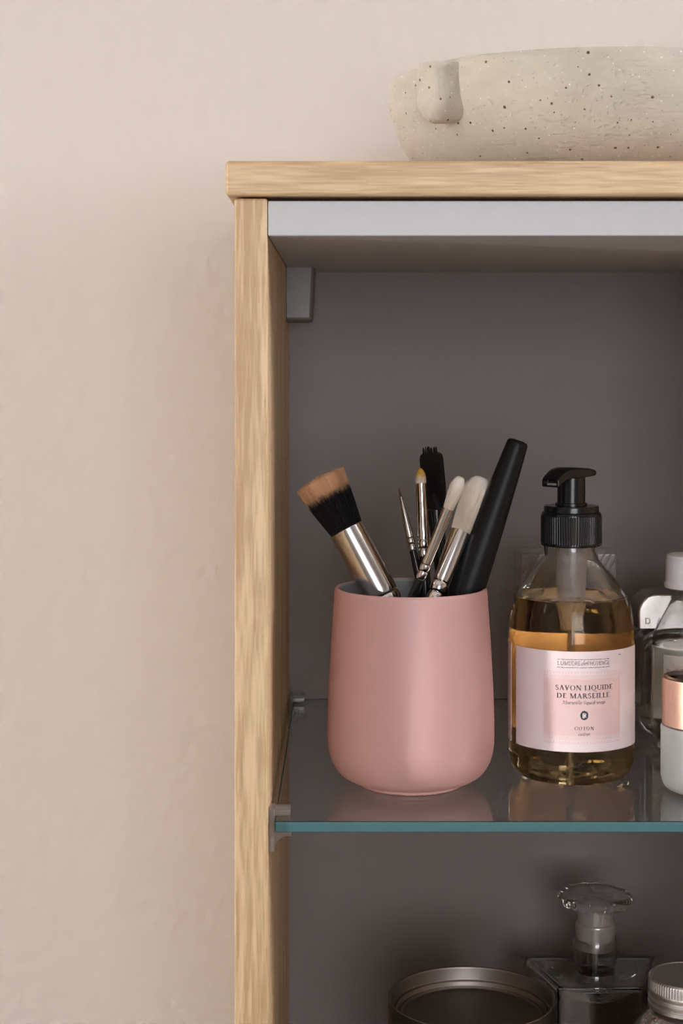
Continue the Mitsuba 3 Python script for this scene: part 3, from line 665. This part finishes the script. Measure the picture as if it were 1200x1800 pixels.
# white-capped bottle
K = 'toner_bottle'
N = np.array([.199, FY + .152, SHELF + .0004])
prof = np.vstack([curve(mmp((0, 1.5), (12, 1.0), (16, 0), (19, .6), (21.2, 2.6), (22, 5.5)), 20), curve(mmp((22, 6), (22, 40), (22, 61), (21.7, 66), (20, 71), (17, 77), (13.6, 83), (11.4, 87), (10.7, 90), (10.5, 96)), 50)])
LV = .0610
lo, hi = prof[prof[:, 1] < LV], prof[prof[:, 1] > LV + .0005]
add(K + '__toner', lathe(np.vstack([lo, mmp((22, 61), (21.2, 60.7), (0, 60.6))]), 96), 'mat_toner', 35, N)
labels[K + '__toner'] = {'label': 'clear greenish liquid'}
hin = hi[::-1].copy(); hin[:, 0] -= .0012
add(K + '__bottle', lathe(np.vstack([[.022, LV + .0005], hi, hin, [.0208, LV + .0005], [.022, LV + .0005]]), 96), 'mat_glass', 35, N)
for z in (.0885, .0915):
    add(K + '__bottle__thread', trimesh.creation.torus(.0108, .0008, major_sections=64, minor_sections=12), 'mat_glass', True, N + [0, 0, z])
add(K + '__cap', lathe(mmp((11.2, 94.6), (15.0, 94.4), (15.3, 94.9), (15.3, 97.2), (14.7, 97.8), (14.5, 111.5), (13.9, 113.0), (12.6, 113.6), (0, 113.9)), 96), 'mat_white_cap', 40, N)
labels[K + '__cap'] = {'label': 'white plastic screw cap'}
R2 = .0223
DG = math.pi / 180 * R2
add(K + '__front_label', wrap(strip(-55 * DG, 62 * DG, .020, .0580, .00016), R2, 0), 'mat_label_white', 20, N)
add(K + '__back_label', wrap(strip(95 * DG, 277 * DG, .0150, .0600, .00016), R2, 0), 'mat_label_white', 20, N)
add(K + '__front_label__print', wrap(moved(meshkit.text_mesh('Tl', .0021, .00003), (-50.5 * DG, .0478, .00005)), R2 + .00016, 0), 'mat_print_dark', False, N)
say(K, 'clear glass bottle with a white screw cap and white label behind the rose gold jar', 'bottle')
# frosted jar with a rose gold cap
K = 'cosmetic_jar'
J = np.array([.188, FY + .064, SHELF + .0003])
add(K + '__body', lathe(np.vstack([mmp((0, 1.2), (13, .8), (15, 0)), curve(mmp((16, 0), (19.6, 1.2), (22, 4.0), (23, 8.5), (23, 20), (23, 33.2)), 30), mmp((22.4, 34.4), (20.5, 34.8), (0, 34.8))]), 96), 'mat_frosted', 35, J)
labels[K + '__body'] = {'label': 'frosted pale grey glass body'}
add(K + '__cap', lathe(mmp((21, 34.9), (22.2, 35), (22.35, 35.4), (22.35, 58.6), (22.1, 59.4), (21.3, 59.7), (20.6, 59.3), (20.3, 57.4), (0, 56.8)), 96), 'mat_gold', 35, J)
labels[K + '__cap'] = {'label': 'shiny rose gold cap'}
add(K + '__cap__clear_top', lathe(mmp((0, 57.4), (19.6, 57.8), (20.1, 58.4), (20.1, 60.4), (19.2, 61.3), (0, 61.9)), 96), 'mat_glass', 35, J)
say(K, 'frosted glass jar with a rose gold cap at the front right of the shelf', 'jar')
# clear flacon behind the soap bottle
K = 'clear_flacon'
C = np.array([.1365, FY + .226, SHELF + .0004])
add(K + '__body', shell(rbox(-.030, .030, -.016, .016, 0, .084, .003), rbox(-.024, .024, -.010, .010, .007, .077, .002)), 'mat_glass', 30, C)
capbox = man(rbox(-.0298, .0298, -.014, .014, .0850, .1075, .0014))
for i in range(15):
    x = -.028 + .056 * i / 14
    cut = trimesh.creation.cylinder(.0007, .060, sections=10)
    cut.apply_transform(trimesh.transformations.rotation_matrix(.5, [0, 1, 0])); cut.apply_translation([x, -.0143, .096])
    capbox = capbox - man(cut)
add(K + '__cap', tm(capbox), 'mat_clear_plastic', 20, C)
say(K, 'square clear glass flacon with a ribbed clear cap hidden behind the soap bottle', 'perfume bottle')

# ------------------------------------------------------------------ things on the cabinet's bottom
FLOORZ = BOT / 1000
# tin
K = 'round_tin'
TN_ = np.array([.0698, FY + .120, FLOORZ + .0004])
H = -FLOORZ * 1000 - 351.4
add(K + '__body', lathe(np.vstack([mmp((0, .6), (44, .6), (45.4, 0), (46.3, .8), (46.5, 2)), mmp((46.5, H - 1.2), (46.6, H - .4))]), 128), 'mat_tin_black', 35, TN_)
lidp = mmp((46.6, H - .4), (46.45, H), (45.9, H + .15), (45.4, H - .2), (45.2, H - 1.0), (44.9, H - 6.6), (44.0, H - 7.8), (43.0, H - 8.0), (42.6, H - 7.2), (42.0, H - 7.0), (41.5, H - 7.6), (41.2, H - 9.2), (40.6, H - 9.8), (40.0, H - 9.2), (39.4, H - 9.1), (38.9, H - 9.8), (38.2, H - 10.6), (30, H - 11.4), (0, H - 11.8))
add(K + '__lid', lathe(lidp, 160), 'mat_tin_brushed', 60, TN_)
labels[K + '__lid'] = {'label': 'recessed brushed dark metal lid with stepped rings'}
say(K, 'round black tin with a recessed dark metal lid below the glass shelf', 'tin')

# perfume bottle: a block of thick glass, wider at the back, with the perfume and an egg-shaped hollow inside it
K = 'perfume_bottle'
Q = np.array([.1546, FY + .224, FLOORZ + .0003])
Hb = .0652
def block(hb, hf, y0, y1, z0, z1, r):
    s = m3.Manifold.sphere(r, 24)
    return tm(m3.Manifold.batch_hull([s.translate((sx * (h - r), y, z)) for sx in (-1, 1) for h, y in ((hf, y0 + r), (hb, y1 - r)) for z in (z0 + r, z1 - r)]))
glassb = man(block(.0420, .0275, -.0280, .0270, 0, Hb, .0016)) - man(block(.0385, .0245, -.0250, .0242, .0060, Hb - .0026, .0020)) - m3.Manifold.cylinder(.02, .0116, .0116, 64).translate((0, 0, Hb - .01))
add(K + '__body', tm(glassb), 'mat_glass', 30, Q)
pf = lathe(np.vstack([curve(mmp((0, -18.5), (12, -17.6), (20, -14.5), (26, -9.5), (30, -3.6)), 24), mmp((29, -3.2), (0, -3.2))]) + [0, Hb], 72)
pf.vertices = np.asarray(pf.vertices) * [1, .66, 1] + [0, .002, 0]
add(K + '__perfume', pf, 'mat_perfume', 35, Q)
labels[K + '__perfume'] = {'label': 'pale clear perfume'}
Zc = -.3265 - (FLOORZ + .0003)
col = curve(mmp((0, -13.4), (3.0, -13.0), (6.4, -10.2), (9.2, -5.6), (11.2, .2), (12.7, 5.4), (13.9, 11.0), (14.1, 16.0), (13.4, 20.5)), 44) + [0, Hb]
add(K + '__stopper', lathe(np.vstack([col, [col[-1, 0] - .0011, col[-1, 1]], np.c_[np.maximum(col[::-1, 0] - .0011, 0), np.maximum(col[::-1, 1], Hb - .0122)][1:]]), 64), 'mat_glass', 35, Q)
labels[K + '__stopper'] = {'label': 'clear egg-shaped neck collar'}
add(K + '__sprayer', lathe(np.vstack([[0, Hb + .0140], [.0110, Hb + .0142], [.0120, Hb + .0146], [.0122, Hb + .0290], [.0116, Hb + .0300], [.0110, Hb + .0304], [.0108, Zc - .0078], [0, Zc - .0076]]), 64), 'mat_sprayer', 35, Q)
labels[K + '__sprayer'] = {'label': 'translucent grey sprayer under the cap'}
add(K + '__dip_tube', trimesh.creation.cylinder(.0016, .0240, sections=20), 'mat_tube', 35, Q + [0, 0, Hb + .0018])
def petal(th, r, z): return r * (1 + np.where(r > .014, .06 * np.abs(np.cos(th * 7)) - .035, 0))
disc = lathe(np.vstack([[0, Zc - .0074], [.0148, Zc - .0074], [.0200, Zc - .0068], [.0220, Zc - .0054], [.0227, Zc - .0034], [.0226, Zc - .0012], [.0218, Zc - .0003], [.0200, Zc], [.0110, Zc], [.0106, Zc - .0006], [0, Zc - .0007]]), 140, petal)
add(K + '__cap', disc, 'mat_glass', 25, Q)
labels[K + '__cap'] = {'label': 'flat flower-shaped clear cap'}
say(K, 'clear glass perfume bottle with a flat scalloped cap standing behind the tin', 'perfume bottle')

# jar of bath salts
K = 'bath_salt_jar'
S = np.array([.193, FY + .130, FLOORZ + .0003])
HT = -FLOORZ - .3430
zt = HT
jarp = curve(np.array([(.016, 0), (.030, .0005), (.0352, .005), (.036, .016), (.036, .042), (.0352, .054), (.0325, .0635), (.0275, .0715), (.0225, .0765), (.0205, .0785), (.0203, .084)]), 60)
jin = jarp.copy(); jin[:, 0] -= .0022; jin[0] = (.012, .004); jin[:, 1] = np.maximum(jin[:, 1], .0035)
add(K + '__jar', lathe(np.vstack([[0, .0006], jarp, jin[::-1], [0, .004]]), 96), 'mat_glass', 35, S)
def knurl(th, r, z): return r + np.where((z > zt - .0068) & (z < zt - .0014), .00028 * np.cos(th * 84), 0)
lid = np.array([(.0208, zt - .0172), (.0222, zt - .0172), (.0226, zt - .0168), (.0226, zt - .0150), (.0218, zt - .0142), (.0224, zt - .0130), (.0225, zt - .0118), (.0217, zt - .0108), (.0216, zt - .0100), (.0224, zt - .0088), (.0225, zt - .0076),
                (.0222, zt - .0070), (.0223, zt - .0066), (.0223, zt - .0016), (.0220, zt - .0008), (.0210, zt), (.0200, zt + .0001), (.0196, zt - .0003), (0, zt - .0003)])
add(K + '__lid', lathe(lid, 504, knurl), 'mat_alu', 30, S)
labels[K + '__lid'] = {'label': 'ribbed aluminium screw lid'}
gs = np.random.default_rng(11)
chips, ccol = [], []
zz = np.linspace(.006, .0755, 24)
fillr = np.interp(zz, jin[:, 1][8:], jin[:, 0][8:]) - .0016
core = lathe(np.vstack([[0, .006], np.c_[fillr * .97, zz], [0, .0755]]), 60)
chips.append(core); ccol.append(np.tile([.55, .45, .41], (len(core.vertices), 1)))
for i in range(1500):
    z = .008 + .067 * gs.random() ** .75
    r = np.interp(z, zz, fillr) * (.965 + .02 * gs.random()); a = gs.random() * 2 * np.pi
    c = trimesh.creation.icosahedron() if gs.random() < .75 else trimesh.creation.box()
    c.apply_scale(.0007 + .0010 * gs.random()); c.vertices = np.asarray(c.vertices) * (.5 + gs.random(3))
    c.apply_transform(trimesh.transformations.random_rotation_matrix(gs.random(3)))
    c.apply_translation([r * math.cos(a), r * math.sin(a), z])
    chips.append(c)
    k = gs.random()
    ccol.append(np.tile([.74, .66, .62] if k < .72 else ([.60, .42, .36] if k < .95 else [.50, .25, .08]), (len(c.vertices), 1)))
allc = trimesh.Trimesh(np.vstack([c.vertices for c in chips]), np.vstack([np.asarray(c.faces) + o for c, o in zip(chips, np.cumsum([0] + [len(c.vertices) for c in chips[:-1]]))]), process=False)
allc.apply_translation(S)
scene[K + '__bath_salts'] = mikit.ply(allc, 'mat_salt', smooth=False, color=np.vstack(ccol))
labels[K + '__bath_salts'] = {'label': 'pinkish white bath salts', 'kind': 'stuff'}
say(K, 'glass jar of pale pink bath salts with a ribbed aluminium lid', 'jar')
